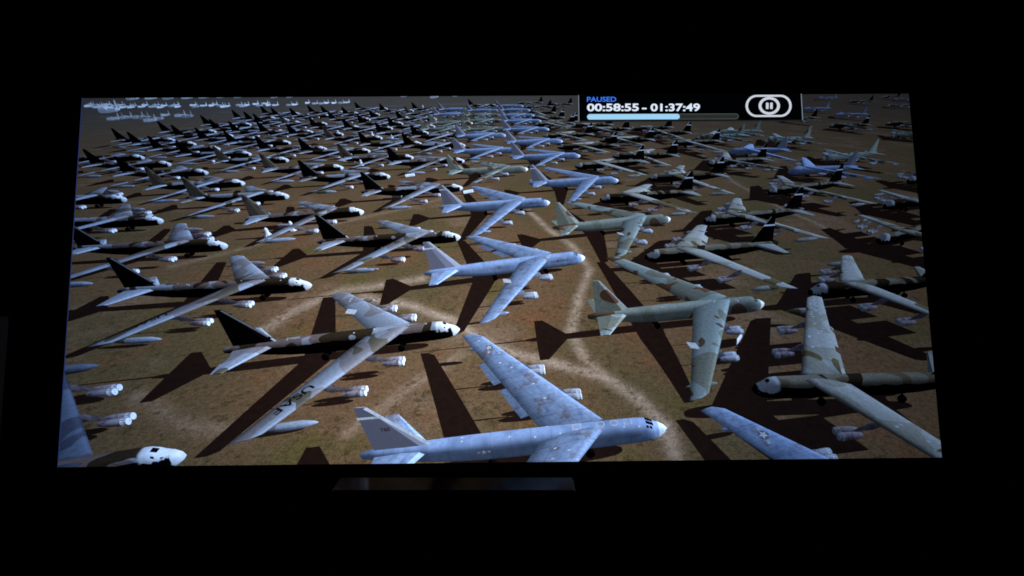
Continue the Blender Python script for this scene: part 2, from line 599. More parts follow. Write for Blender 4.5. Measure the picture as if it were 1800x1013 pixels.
def parts(k, lod):
    """list of (name, V, F, role, smooth)"""
    P = []
    seg = (24, 12, 8)[lod]
    pick = (None, None, [0, 2, 5, 9, 13, 16, 18])[lod]
    V, F = loft(body_rings(seg, pick, k.ls))
    P.append(('fuselage', V, F, 'body', True))
    prof = AIRFOIL if lod < 2 else AIRLOW
    fs = ((0, .15, .3, .45, .6, .75, .88, .97, 1.0), (0, .3, .6, .85, 1.0), (0, .5, 1.0))[lod]
    for sd in (1, -1):
        st = []
        for f in fs:
            le, te, th = wing_at(k, f)
            if f == 1.0 and lod == 0:
                le = (le[0] + 1.2, le[1], le[2])
            st.append(((le[0], le[1] * sd, le[2]), (te[0], te[1] * sd, te[2]), th))
        V, F = panel(st, prof)
        P.append(('wing', V, F, 'wing', True))
    ls = k.ls
    for sd in (1, -1):
        st = [((38.3 * ls, .5 * sd, 4.35), (46.4 * ls, .5 * sd, 4.35), .55), ((45.0 * ls, 8.15 * sd, 4.1), (47.2 * ls, 8.15 * sd, 4.1), .2)]
        V, F = panel(st, AIRLOW)
        P.append(('tailplane', V, F, 'wing', False))
    top = 12.82 if k.t in 'GJ' else 12.95
    tl, tt = (45.07, 46.81) if k.t in 'GJ' else (44.88, 46.35)
    rings = []
    for (le, te, z, th) in ((37.6, 46.5, 4.7, .55), (tl, tt, top, .16)):
        rings.append(np.array([((le + (te - le) * u) * ls, w * th, z) for u, w in ((0, 0), (.2, .5), (.5, .5), (1, .05), (1, -.05), (.5, -.5), (.2, -.5))]))
    V, F = loft(rings)
    P.append(('tail_fin', V, F, 'fin', False))
    for fr in (.315, .60):
        for sd in (1, -1):
            le, te, th = wing_at(k, fr)
            x0, z0 = le[0] - (4.2 if k.t in 'GJ' else 6.0), le[2] - (1.9 if k.t in 'GJ' else 2.1)
            n = (12, 8, 6)[lod]
            Vs, Fs, o = [], [], 0
            for dy in ((-.6, .6) if lod < 2 else (0,)):
                rr = []
                wid = 1.0 if lod < 2 else 1.7
                for (dx, r) in ((0, .52), (.15, .62), (1.4, .65), (2.8, .58), (4.0, .34)):
                    rr.append(np.array([(x0 + dx, le[1] * sd + dy + r * wid * math.cos(2 * math.pi * j / n), z0 + r * math.sin(2 * math.pi * j / n) + dx * .05) for j in range(n)]))
                v, f = loft(rr)
                Vs.append(v)
                Fs += [tuple(i + o for i in q) for q in f]
                o += len(v)
            xs_, zs_ = x0 + 2.6, z0 + .45
            v, f = loft([np.array([(xs_, le[1] * sd - .1, zs_), (xs_, le[1] * sd + .1, zs_), (x0 + 6.2, le[1] * sd + .1, zs_ + .2), (x0 + 6.2, le[1] * sd - .1, zs_ + .2)]),
                         np.array([(le[0] - .6, le[1] * sd - .1, le[2] - .05), (le[0] - .6, le[1] * sd + .1, le[2] - .05), (le[0] + 2.6, le[1] * sd + .1, le[2] - .1), (le[0] + 2.6, le[1] * sd - .1, le[2] - .1)])])
            Vs.append(v)
            Fs += [tuple(i + o for i in q) for q in f]
            P.append(('engine_pod', np.concatenate(Vs), Fs, 'pod', True))
    if lod < 2 and k.flap:
        # lowered flap sections behind the trailing edge
        for sd in (1, -1):
            for f0, f1 in ((.05, .30), (.37, .62)):
                rings = []
                for f_ in (f0, f1):
                    le, te, th = wing_at(k, f_)
                    rings.append(np.array([(te[0] - 1.2, te[1] * sd, te[2] + .1), (te[0] - 1.1, te[1] * sd, te[2] - .1), (te[0] + 1.5, te[1] * sd, te[2] - 2.0), (te[0] + 1.6, te[1] * sd, te[2] - 1.8)]))
                V, F = loft(rings)
                P.append(('flap', V, F, 'wing', False))
    if lod < 2:
        for sd in (1, -1):
            le, te, th = wing_at(k, .86)
            L_, r0 = (10.5, .72) if k.t == 'D' else (6.5, .5)
            x0, z0 = le[0] - (5.0 if k.t == 'D' else 1.2), le[2] - (1.7 if k.t == 'D' else 1.0)
            rr = []
            for (u, r) in ((0, .05), (.08, .5), (.25, .95), (.6, 1.0), (.85, .6), (1.0, .08)):
                rr.append(np.array([(x0 + u * L_, le[1] * sd + r0 * r * math.cos(2 * math.pi * j / 8), z0 + r0 * r * math.sin(2 * math.pi * j / 8)) for j in range(8)]))
            V, F = loft(rr)
            P.append(('fuel_tank', V, F, 'wing', True))
        for gx in (13.5, 29.5):
            Vs, Fs, o = [], [], 0
            for gy in (-1.1, 1.1):
                v, f = loft([np.array([(gx + a * .75, gy - .35, .75 + b * .75) for a, b in ((1, 0), (.7, .7), (0, 1), (-.7, .7), (-1, 0), (-.7, -.7), (0, -1), (.7, -.7))]),
                             np.array([(gx + a * .75, gy + .35, .75 + b * .75) for a, b in ((1, 0), (.7, .7), (0, 1), (-.7, .7), (-1, 0), (-.7, -.7), (0, -1), (.7, -.7))])])
                Vs.append(v)
                Fs += [tuple(i + o for i in q) for q in f]
                o += len(v)
                v, f = loft([np.array([(gx - .15, gy * .9 - .12, .7), (gx + .15, gy * .9 - .12, .7), (gx + .15, gy * .9 + .12, .7), (gx - .15, gy * .9 + .12, .7)]),
                             np.array([(gx - .15, gy * .6 - .12, 1.8), (gx + .15, gy * .6 - .12, 1.8), (gx + .15, gy * .6 + .12, 1.8), (gx - .15, gy * .6 + .12, 1.8)])])
                Vs.append(v)
                Fs += [tuple(i + o for i in q) for q in f]
                o += len(v)
            P.append(('landing_gear', np.concatenate(Vs), Fs, 'gear', False))
    return P


def split_flat(V, F):
    """give every face its own corners, for hard edges"""
    W, G, o = [], [], 0
    for f in F:
        W += [V[i] for i in f]
        G.append(tuple(range(o, o + len(f))))
        o += len(f)
    return np.array(W), G


def normals(V, F, smooth):
    N = np.zeros_like(V)
    for f in F:
        p = V[list(f)]
        n = np.zeros(3)
        for i in range(1, len(f) - 1):
            n = n + np.cross(p[i] - p[0], p[i + 1] - p[0])
        for i in f:
            N[i] += n
    # loops may wind either way: turn every normal away from the part's middle line
    L = np.linalg.norm(N, axis=1, keepdims=True)
    return N / np.maximum(L, 1e-9)


def outward(V, F):
    """wind a closed part's faces outwards (sign of its volume)"""
    vol = 0.0
    c = V.mean(0)
    for f in F:
        p = V[list(f)] - c
        for i in range(1, len(f) - 1):
            vol += np.dot(p[0], np.cross(p[i], p[i + 1]))
    return [tuple(reversed(f)) for f in F] if vol < 0 else F


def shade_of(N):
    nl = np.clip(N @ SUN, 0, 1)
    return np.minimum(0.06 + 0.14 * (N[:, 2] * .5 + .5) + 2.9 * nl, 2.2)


def place(x, y, a, V):
    dx, dy = math.cos(a), math.sin(a)
    return np.c_[x - dx * V[:, 0] - dy * V[:, 1], y - dy * V[:, 0] + dx * V[:, 1], V[:, 2]]


def droop(k, V, W):
    """let the drooping outer wing sink: points slide along the film camera's sight line until the tip is near the ground"""
    f = np.clip((np.abs(V[:, 1]) - 1.6) / (k.Y - 1.6), 0, 1.05)
    t = np.where(V[:, 1] > 0, k.drop[0], k.drop[1]) * f / (CH - W[:, 2])
    c = np.array([0, 0, CH])
    return W + (W - c) * t[:, None]


def tail_up(k, V, W):
    """the after body rides high: points slide along the film camera's sight line"""
    f = np.clip((V[:, 0] / k.ls - 24.0) / 16.0, 0, 1)
    t = -0.2 * f / (CH - W[:, 2])
    return W + (W - np.array([0, 0, CH])) * t[:, None]


def settle(k, V, W, role, name):
    if role == 'pod' or name in ('wing', 'fuel_tank', 'flap'):
        return droop(k, V, W)
    if role in ('body', 'fin') or name == 'tailplane':
        return tail_up(k, V, W)
    return W


def rot(a, N):
    dx, dy = math.cos(a), math.sin(a)
    return np.c_[-dx * N[:, 0] - dy * N[:, 1], -dy * N[:, 0] + dx * N[:, 1], N[:, 2]]

# ----------------------------------------------------------------- desert ground in the film frame
def ground_paint():
    nd = Nodes('desert_soil')
    loc = nd.attr('loc', 'Vector')
    tr = nd.attr('track')
    x, y, z = nd.sep(loc)
    big = nd.noise(loc, 0.022, 4, 0.6)
    mid = nd.noise(nd.vadd(loc, (300, 0, 0)), 0.05, 4, 0.6)
    grass = nd.noise(nd.vadd(loc, (0, 500, 0)), 0.045, 5, 0.65)
    fine = nd.noise(loc, 0.9, 5, 0.75)
    grain = nd.noise(loc, 3.0, 3, 0.7)
    c = nd.mix(nd.ramp(big, 0.35, 0.65), s2l(106, 84, 64), s2l(90, 80, 57))
    c = nd.mix(nd.ramp(mid, 0.52, 0.74), c, s2l(112, 80, 58))
    c = nd.mix(nd.math('MULTIPLY', nd.ramp(grass, 0.53, 0.68), 0.75), c, s2l(86, 82, 46))
    c = nd.mix(nd.math('MULTIPLY', nd.ramp(nd.noise(nd.vadd(loc, (77, 20, 0)), 0.03, 4, 0.6), 0.52, 0.68), 0.75), c, s2l(124, 104, 88))
    trn = nd.math('MULTIPLY', tr, nd.math('MULTIPLY_ADD', nd.noise(loc, 0.16, 5, 0.75), 2.4, -0.40), clamp=True)
    c = nd.mix(trn, c, s2l(162, 146, 132))
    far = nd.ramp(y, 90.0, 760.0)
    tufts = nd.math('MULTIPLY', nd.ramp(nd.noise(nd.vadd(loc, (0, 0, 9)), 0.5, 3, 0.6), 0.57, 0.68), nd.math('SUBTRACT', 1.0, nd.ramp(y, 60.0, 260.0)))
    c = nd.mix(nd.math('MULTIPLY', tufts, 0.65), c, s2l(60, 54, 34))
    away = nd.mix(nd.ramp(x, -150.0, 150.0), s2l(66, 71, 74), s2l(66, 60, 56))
    c = nd.mix(nd.math('MULTIPLY', far, 0.80), c, away)  # distance haze put into the colour of the far soil
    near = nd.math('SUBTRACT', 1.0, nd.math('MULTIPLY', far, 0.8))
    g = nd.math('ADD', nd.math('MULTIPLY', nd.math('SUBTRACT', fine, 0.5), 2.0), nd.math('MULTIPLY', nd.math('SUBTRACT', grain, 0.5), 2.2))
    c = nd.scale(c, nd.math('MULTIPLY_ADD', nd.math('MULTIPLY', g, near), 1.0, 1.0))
    return nd.emit(projected(nd, c))


TRACKS = [([(1187, 808), (1168, 748), (1120, 700), (1062, 662), (965, 636), (870, 612), (800, 565), (728, 538), (640, 522)], 13, 1.1),
          ([(1062, 662), (1022, 622), (1003, 582), (1018, 520), (1036, 474), (1005, 432), (962, 402), (930, 372)], 11, 1.0),
          ([(440, 596), (520, 545), (600, 512), (680, 500), (745, 490)], 13, .85),
          ([(611, 762), (700, 694), (811, 622)], 12, .45),
          ([(1505, 434), (1440, 396), (1380, 371), (1290, 322), (1232, 272), (1190, 240), (1150, 226)], 6, .6),
          ([(150, 208), (300, 202), (430, 197), (640, 189), (760, 185), (880, 183)], 3, .8),
          ([(1560, 440), (1640, 485)], 10, .4), ([(250, 700), (330, 745), (420, 760)], 22, .35),
          ([(690, 182), (740, 174), (780, 168)], 3, .5), ([(300, 470), (420, 440), (560, 400), (690, 372), (860, 330)], 7, .4)]
NU, NV = 560, 260
uu, vv = np.meshgrid(np.linspace(0, 1, NU), np.linspace(0, 1, NV))
F2Q = homography([(0, 0), (1, 0), (1, 1), (0, 1)], QUAD)
q = np.c_[uu.ravel(), vv.ravel(), np.ones(NU * NV)] @ F2Q.T
gx, gy = q[:, 0] / q[:, 2], q[:, 1] / q[:, 2]
gl = ground_at(gx, gy)
tk = np.zeros(len(gx))
for pts, wd, st in TRACKS:
    for (x0, y0), (x1, y1) in zip(pts[:-1], pts[1:]):
        L2 = (x1 - x0) ** 2 + (y1 - y0) ** 2
        t = np.clip(((gx - x0) * (x1 - x0) + (gy - y0) * (y1 - y0)) / L2, 0, 1)
        # widths shrink with distance and lie flat: count height three times
        d = np.hypot(gx - x0 - t * (x1 - x0), (gy - y0 - t * (y1 - y0)) * 1.6)
        w = wd * np.clip((gy - 120) / 500, .25, 1.2)
        tk = np.maximum(tk, st * np.exp(-(d / w) ** 2))
GV = to_screen(gl, -0.0008)
GF = []
for j in range(NV - 1):
    for i in range(NU - 1):
        a = j * NU + i
        GF.append((a, a + 1, a + NU + 1, a + NU))
me = bpy.data.meshes.new('desert_ground')
me.from_pydata(GV.tolist(), [], GF)
me.attributes.new('loc', 'FLOAT_VECTOR', 'POINT').data.foreach_set('vector', gl.astype(np.float32).ravel())
me.attributes.new('track', 'FLOAT', 'POINT').data.foreach_set('value', tk.astype(np.float32))
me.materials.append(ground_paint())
ground = bpy.data.objects.new('desert_ground', me)
COL.objects.link(ground)
hang(ground, screen)
ground['label'] = 'brown desert soil with tyre tracks in the film frame'

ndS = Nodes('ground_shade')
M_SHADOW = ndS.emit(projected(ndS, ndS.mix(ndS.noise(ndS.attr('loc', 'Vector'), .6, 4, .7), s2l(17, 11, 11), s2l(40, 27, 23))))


def flat_text(body, size, bold=0.0):
    cu = bpy.data.curves.new('lettering', 'FONT')
    cu.body = body
    cu.size = size
    cu.offset = bold
    cu.align_x, cu.align_y = 'LEFT', 'BOTTOM_BASELINE'
    cu.resolution_u = 4
    o = bpy.data.objects.new('lettering', cu)
    COL.objects.link(o)
    bpy.context.view_layer.update()
    m = bpy.data.meshes.new_from_object(o.evaluated_get(bpy.context.evaluated_depsgraph_get()))
    V = np.array([v.co[:] for v in m.vertices])
    F = [tuple(p.vertices) for p in m.polygons]
    bpy.data.objects.remove(o)
    bpy.data.curves.remove(cu)
    bpy.data.meshes.remove(m)
    return V, F


def wing_z(k, x, y):
    f = (abs(y) - .9) / (k.Y - .9)
    le, te, th = wing_at(k, f)
    u = (x - le[0]) / (te[0] - le[0])
    us = [a for a, b in AIRFOIL[:6]]
    ws = [b for a, b in AIRFOIL[:6]]
    return le[2] + (te[2] - le[2]) * u + th * float(np.interp(u, us, ws)) + .14


def wing_xy(k, fr, u, sd):
    le, te, th = wing_at(k, fr)
    return le[0] + (te[0] - le[0]) * u, le[1] * sd


def body_top(x, y):
    xs = [b[0] for b in BODY]
    w, zb, zt_ = (float(np.interp(x, xs, [b[i] for b in BODY])) for i in (1, 2, 3))
    zc, h = (zb + zt_) / 2, (zt_ - zb) / 2
    c = min(.999, (abs(y) / w) ** (1 / .72))
    return zc + h * math.sqrt(1 - c * c) ** .72 + .1


NAMES = 'GJD'
TIPS = {0: (3.2, 2.5), 1: (.8, 2.0), 2: (1.2, 2.2), 3: (1.2, .5), 4: (1.5, 2.2), 87: (1.6, 1.6)}   # height of the left and right wing tip over the soil
BOMBERS = [
    (0,1,10.9,50.8,0.1259,1.006,0.862,2.61), (2,1,-31.6,81.0,0.1944,0.997,1.014,-0.22), (0,1,-1.1,122.0,0.2809,1.014,0.965,-0.69),
    (1,1,44.7,92.0,0.1674,0.961,1.011,0.99), (2,1,-79.0,103.6,0.1020,1.015,0.969,0.12), (2,1,-46.0,140.8,0.1572,0.988,0.934,0.31),
    (0,1,-15.6,184.0,0.2225,1.001,1.159,-0.45), (1,1,34.8,160.1,0.2712,1.013,1.018,0.09), (0,1,20.0,226.0,0.2236,1.021,1.179,0.17),
    (2,-1,29.0,60.1,3.1803,0.911,1.287,1.11), (2,-1,58.9,97.6,3.2816,0.900,0.909,-0.60), (2,1,-352.0,376.3,0.1350,0.959,1.000,0.00),
    (2,1,-316.9,355.4,0.1667,0.972,1.000,0.00), (2,1,-279.1,332.0,0.1763,0.964,1.000,0.00), (2,1,-238.8,308.7,0.1602,0.960,1.000,0.00),
    (2,1,-197.9,286.1,0.2110,0.889,1.000,0.00), (2,1,-148.5,261.2,0.2559,0.916,1.000,0.00), (2,1,-222.6,248.5,0.1406,0.957,1.000,0.00),
    (2,1,-182.3,222.5,0.2567,0.874,1.000,0.00), (2,1,-142.5,196.4,0.1621,0.900,1.000,0.00), (2,1,-95.0,171.3,0.2895,0.894,1.000,0.00),
    (2,1,-266.0,273.2,0.1447,0.964,1.000,0.00), (2,1,-62.0,210.9,0.2523,0.990,1.000,0.00), (2,1,-109.9,237.3,0.1998,0.964,1.000,0.00),
    (2,1,-77.8,281.7,0.2362,1.000,1.000,0.00), (2,1,-359.8,432.6,0.1920,1.000,1.000,0.00), (2,1,-322.1,404.0,0.1920,1.000,1.000,0.00),
    (2,1,-282.8,382.3,0.1920,1.000,1.000,0.00), (2,1,-242.6,361.5,0.1920,1.000,1.000,0.00), (2,1,-195.3,329.8,0.1920,1.000,1.000,0.00),
    (2,1,-366.1,491.4,0.1920,1.000,1.000,0.00), (2,1,-325.6,451.9,0.1920,1.000,1.000,0.00), (2,1,-383.5,560.9,0.1920,1.000,1.000,0.00),
    (2,1,-352.6,538.1,0.1920,1.000,1.000,0.00), (2,1,-322.0,510.0,0.1920,1.000,1.000,0.00), (2,1,-388.6,620.8,0.1920,1.000,1.000,0.00),
    (2,1,-356.7,594.0,0.1920,1.000,1.000,0.00), (2,1,-328.9,588.7,0.1920,1.000,1.000,0.00), (2,1,-290.6,431.1,0.1920,1.000,1.000,0.00),
    (2,1,-261.4,428.0,0.1920,1.000,1.000,0.00), (2,1,-284.4,497.1,0.1920,1.000,1.000,0.00), (2,1,-223.0,411.2,0.1920,1.000,1.000,0.00),
    (2,1,-157.7,320.2,0.1920,1.000,1.000,0.00), (2,1,-334.2,637.8,0.1920,1.000,1.000,0.00), (2,1,-308.2,624.6,0.1920,1.000,1.000,0.00),
    (2,1,-270.6,606.7,0.1920,1.000,1.000,0.00), (2,1,-297.7,700.5,0.1920,1.000,1.000,0.00), (2,1,-244.4,664.9,0.1920,1.000,1.000,0.00),
    (2,1,-189.2,615.1,0.1920,1.000,1.000,0.00), (2,1,-255.9,544.0,0.1920,1.000,1.000,0.00), (2,1,-233.0,465.3,0.1920,1.000,1.000,0.00),
    (2,1,-198.8,498.3,0.1920,1.000,1.000,0.00), (2,1,-211.6,556.4,0.1920,1.000,1.000,0.00), (2,1,-174.6,545.8,0.1920,1.000,1.000,0.00),
    (2,1,-193.5,454.9,0.1920,1.000,1.000,0.00), (2,1,-153.8,469.9,0.1920,1.000,1.000,0.00), (2,1,-145.1,419.7,0.1920,1.000,1.000,0.00),
    (2,1,-175.9,386.4,0.1920,1.000,1.000,0.00), (2,1,-130.4,354.5,0.1920,1.000,1.000,0.00), (2,1,-92.1,345.1,0.1920,1.000,1.000,0.00),
    (2,1,-116.1,294.0,0.1920,1.000,1.000,0.00), (2,1,-206.2,691.4,0.1920,1.000,1.000,0.00), (2,1,-104.7,398.6,0.1920,1.000,1.000,0.00),
    (2,1,-136.6,765.1,0.1920,1.000,1.000,0.00), (1,1,-120.3,502.0,0.1920,1.000,1.000,0.00), (1,1,-112.7,448.6,0.1920,1.000,1.000,0.00),
    (1,1,-103.6,593.6,0.1920,1.000,1.000,0.00), (1,1,-88.9,525.0,0.1920,1.000,1.000,0.00), (1,1,-70.0,444.4,0.1920,1.000,1.000,0.00),
    (1,1,-32.7,255.3,0.2411,0.992,1.000,0.00), (0,1,-164.2,684.9,0.1920,1.000,1.000,0.00), (0,1,-147.8,605.2,0.1920,1.000,1.000,0.00),
    (0,1,-116.1,663.3,0.1920,1.000,1.000,0.00), (0,1,-67.4,401.6,0.2366,0.947,1.000,0.00), (0,1,-46.5,321.3,0.1920,1.000,1.000,0.00),
    (0,1,-88.9,749.9,0.1920,1.000,1.000,0.00), (0,1,-70.1,669.9,0.1920,1.000,1.000,0.00), (0,1,-57.2,590.5,0.1920,1.000,1.000,0.00),
    (0,1,-42.9,521.1,0.1920,1.000,1.000,0.00), (0,1,-29.5,444.2,0.1920,1.000,1.000,0.00), (0,1,-13.8,365.8,0.2358,1.018,1.000,0.00),
    (0,1,0.1,298.5,0.1993,1.019,1.000,0.00), (2,1,-171.1,160.4,0.1278,0.991,1.042,0.52), (2,1,-216.1,191.7,0.0861,0.979,1.055,-0.08),
    (2,1,-125.0,133.4,0.1033,0.985,1.051,0.31), (2,1,-305.1,296.8,0.1920,1.000,1.000,0.00), (2,1,-66.2,46.0,0.2353,1.073,1.160,4.80),
    (0,1,59.5,30.9,0.2083,1.017,1.000,0.23), (2,-1,47.2,156.9,3.3931,0.991,1.061,-0.13), (2,-1,18.1,121.6,3.3346,0.993,1.057,-0.38),
    (2,-1,7.3,187.9,3.3643,1.024,0.997,-0.51), (2,-1,37.1,229.5,3.2700,0.947,1.330,-0.12), (2,-1,22.5,296.0,3.1369,0.984,1.171,0.31),
    (2,-1,-4.0,261.3,3.4375,1.033,1.020,-1.17), (2,-1,17.6,368.9,3.1125,1.008,0.952,0.64), (2,-1,-17.6,333.9,3.2568,1.040,0.983,0.37),
    (2,-1,-32.8,393.5,3.3311,1.009,1.167,0.43), (2,-1,-48.8,482.9,3.3336,1.000,1.000,0.00), (2,-1,-61.5,548.8,3.2734,0.992,1.060,-0.18),
    (2,-1,-72.4,624.6,3.0618,0.944,1.044,0.00), (2,-1,-85.2,725.4,3.3344,0.985,1.000,0.00), (2,-1,-107.1,818.5,3.3336,1.000,1.000,0.00),
    (2,-1,-52.4,778.1,3.3336,1.000,1.000,0.00), (2,-1,-45.1,497.1,3.3336,1.000,1.000,0.00), (2,-1,64.0,415.0,3.0508,0.935,0.960,-0.58),
    (2,-1,74.5,349.5,3.3449,0.956,1.201,-1.51), (1,-1,106.6,385.2,3.3211,0.975,1.000,0.00), (1,-1,131.5,412.8,3.3322,1.002,1.000,0.00),
    (0,-1,110.4,312.8,3.1910,0.936,1.087,-0.84), (2,-1,81.5,268.6,3.4201,0.958,1.104,1.25), (1,-1,159.0,364.4,3.3997,0.981,1.000,0.00),
    (0,-1,122.6,245.4,3.3233,0.978,0.968,0.62), (2,-1,91.3,200.3,3.4664,1.026,1.148,-0.48), (1,-1,165.5,285.6,3.4574,1.039,0.995,-1.14),
    (2,-1,132.9,176.3,3.4548,0.966,1.044,-1.64), (2,-1,176.5,221.8,3.4545,0.970,1.051,-1.65), (2,-1,102.6,134.9,3.5550,0.944,1.088,-2.28),
    (0,-1,340.6,581.4,3.2881,1.024,1.000,0.00), (2,-1,268.9,463.4,3.2930,1.016,1.000,0.00), (0,-1,346.2,675.9,3.3336,1.000,1.000,0.00),
    (0,-1,513.5,946.5,3.3336,1.000,1.000,0.00), (2,-1,516.5,839.3,3.2394,1.039,1.000,0.00), (1,-1,525.6,742.3,3.3336,1.000,1.000,0.00),
    (2,-1,341.7,481.2,3.3336,1.000,1.000,0.00), (1,-1,288.0,392.5,3.3588,0.995,1.015,-0.11), (2,-1,252.6,536.0,3.3262,1.003,1.000,0.00),
    (2,-1,6.9,433.3,3.3336,1.000,1.000,0.00), (2,-1,52.4,443.5,3.3336,1.000,1.000,0.00), (2,-1,675.7,982.0,3.3336,1.000,1.000,0.00),
    (1,-1,654.4,903.7,3.3336,1.000,1.000,0.00), (2,-1,-7.4,469.2,3.3336,1.000,1.000,0.00),
]


def decal(B, name, Vl, F, mat, sh=1.0, label=None, bias=0.00002):
    """marking lying on bomber B, given in B's own metres"""
    Vl = np.asarray(Vl, float)
    W = tail_up(B['k'], Vl, droop(B['k'], Vl, place(B['x'], B['y'], B['a'], Vl))) if np.abs(Vl[:, 1]).max() < 1.7 else droop(B['k'], Vl, place(B['x'], B['y'], B['a'], Vl))
    o = build(name, to_screen(W, bias), F, mat, None, np.full(len(Vl), sh), Vl)
    if o:
        hang(o, B['root'])
        if label:
            o['label'] = label
    return o


def quad_on_wing(k, fr, u, sd, du, dv):
    pts = []
    for a, b in ((-1, -1), (1, -1), (1, 1), (-1, 1)):
        x, y = wing_xy(k, fr + b * dv / k.Y, u, sd)
        x += a * du
        pts.append((x, y, wing_z(k, x, y)))
    return pts


def bomber(i, row):
    ti, sgn, x, y, a, ls, ss, dz = row
    t = NAMES[ti]
    k = shape(t, ls, ss, dz)
    if sgn == -1:
        k.drop = (k.tipz - 4.4,) * 2
        k.flap = True
    if i in TIPS:
        k.drop = tuple(k.tipz - q for q in TIPS[i])
    n0 = film(place(x, y, a, np.array([(0, 0, 3.2), (48.6 * ls, 0, 4.5)])))
    length = abs(n0[0][0] - n0[0][1])
    lod = 0 if length > 170 else (1 if length > 62 else 2)
    key = ('%s%d' % (t, sgn), i % 4)
    fin_m = (M_FINO if i in (15, 16, 18, 19, 20, 60, 57, 40, 48) else M_BLACK) if t == 'D' else (M_FINJ if t == 'J' else M_FING)
    mats = {'body': MB[key], 'wing': MW[key], 'fin': fin_m, 'pod': M_POD if t != 'D' else M_PODB, 'gear': M_BLACK}
    if i == 86:
        mats['wing'] = M_SHADED_WING
    P = parts(k, lod)
    base = to_screen(place(x, y, a, np.array([(24.0 * ls, 0, 0)])))[0]
    root = empty('bomber', tuple(base))
    B = dict(root=root, x=x, y=y, a=a, k=k, t=t, s=sgn, length=length, lod=lod)
    done = 0
    hang(root, screen, tuple(base))
    SV, SF, so = [], [], 0
    allV, allF, allS, allL, allM, ao = [], [], [], [], [], 0
    for name, V, F, role, smooth in P:
        # each closed loop wound outwards; pods and gear hold several shells
        if role in ('pod', 'gear'):
            V2, F2 = V, F
            ctr = {}
            # wind every shell on its own
            par = list(range(len(V)))

            def find(q):
                while par[q] != q:
                    par[q] = par[par[q]]
                    q = par[q]
                return q
            for f in F:
                for q in f[1:]:
                    par[find(q)] = find(f[0])
            sh = {}
            for f in F:
                sh.setdefault(find(f[0]), []).append(f)
            F = []
            for fs in sh.values():
                idx = sorted({q for f in fs for q in f})
                mp = {q: j for j, q in enumerate(idx)}
                ff = outward(V[idx], [tuple(mp[q] for q in f) for f in fs])
                F += [tuple(idx[q] for q in f) for f in ff]
        else:
            F = outward(V, F)
        if not smooth:
            V, F = split_flat(V, F)
        elif role in ('body', 'pod'):
            # end caps get corners of their own
            big = [f for f in F if len(f) > 4]
            W, G = split_flat(V, big) if big else (np.zeros((0, 3)), [])
            F = [f for f in F if len(f) <= 4] + [tuple(q + len(V) for q in f) for f in G]
            V = np.concatenate([V, W])
        N = rot(a, normals(V, F, smooth))
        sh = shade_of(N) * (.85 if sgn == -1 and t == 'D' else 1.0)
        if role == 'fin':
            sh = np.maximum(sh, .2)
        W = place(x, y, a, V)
        W = settle(k, V, W, role, name)
        S = to_screen(W)
        mat = mats[role]
        if role == 'gear' or (lod == 2 and role == 'pod' and False):
            sh = sh * .6
        # shadow on the soil: faces turned to the sun
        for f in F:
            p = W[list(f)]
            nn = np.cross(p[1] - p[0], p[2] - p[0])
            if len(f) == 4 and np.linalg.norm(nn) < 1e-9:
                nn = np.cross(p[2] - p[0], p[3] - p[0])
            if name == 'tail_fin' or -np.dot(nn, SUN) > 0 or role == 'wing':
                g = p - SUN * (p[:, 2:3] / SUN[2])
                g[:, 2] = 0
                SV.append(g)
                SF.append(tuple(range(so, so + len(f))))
                so += len(f)
        if lod < 2:
            o = build(name, S, F, mat, None, sh, V, smooth)
            if o:
                hang(o, root)
                done += 1
                if role == 'pod' and lod < 2:
                    pod_caps(B, o, V, sh)
        else:
            allV.append(S)
            allL.append(V)
            allS.append(sh)
            allF += [tuple(q + ao for q in f) for f in F]
            allM += [{'body': 0, 'wing': 1, 'fin': 2, 'pod': 3}[role]] * len(F)
            ao += len(V)
    if lod == 2:
        # a far bomber: body, wings and fin still come as three plain parts
        done += far_parts(B, P, mats)
    if done == 0:
        bpy.data.objects.remove(root)
        B['root'] = None
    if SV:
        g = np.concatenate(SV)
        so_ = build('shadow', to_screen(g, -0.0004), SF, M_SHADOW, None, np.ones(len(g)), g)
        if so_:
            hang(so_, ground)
    return B


def FRONT(V):
    """only the intake end of a far pod catches the sun"""
    x = V[:, 0]
    y = np.round(np.abs(V[:, 1]) / 5)
    lim = np.zeros(len(x))
    for q in set(y.tolist()):
        m_ = y == q
        lim[m_] = x[m_].min() + 1.2
    return lim


def far_parts(B, P, mats):
    n = 0
    for name, V, F, role, smooth in P:
        if role == 'pod':
            continue
        F = outward(V, F)
        V, F = split_flat(V, F)
        sh = shade_of(rot(B['a'], normals(V, F, False)))
        W = place(B['x'], B['y'], B['a'], V)
        o = build(name, to_screen(settle(B['k'], V, W, role, name)), F, mats[role], None, sh, V)
        if o:
            hang(o, B['root'])
            n += 1
    Vs, Fs, o_ = [], [], 0
    for name, V, F, role, smooth in P:
        if role == 'pod':
            Vs.append(V)
            Fs += [tuple(q + o_ for q in f) for f in F]
            o_ += len(V)
    V = np.concatenate(Vs)
    o = build('engine_pods', to_screen(droop(B['k'], V, place(B['x'], B['y'], B['a'], V))), Fs, M_WHITE if B['s'] == 1 else M_POD, None, np.where(V[:, 0] < FRONT(V), .8, .25), V)
    if o:
        hang(o, B['root'])
        o['kind'] = 'stuff'
        n += 1
    return n


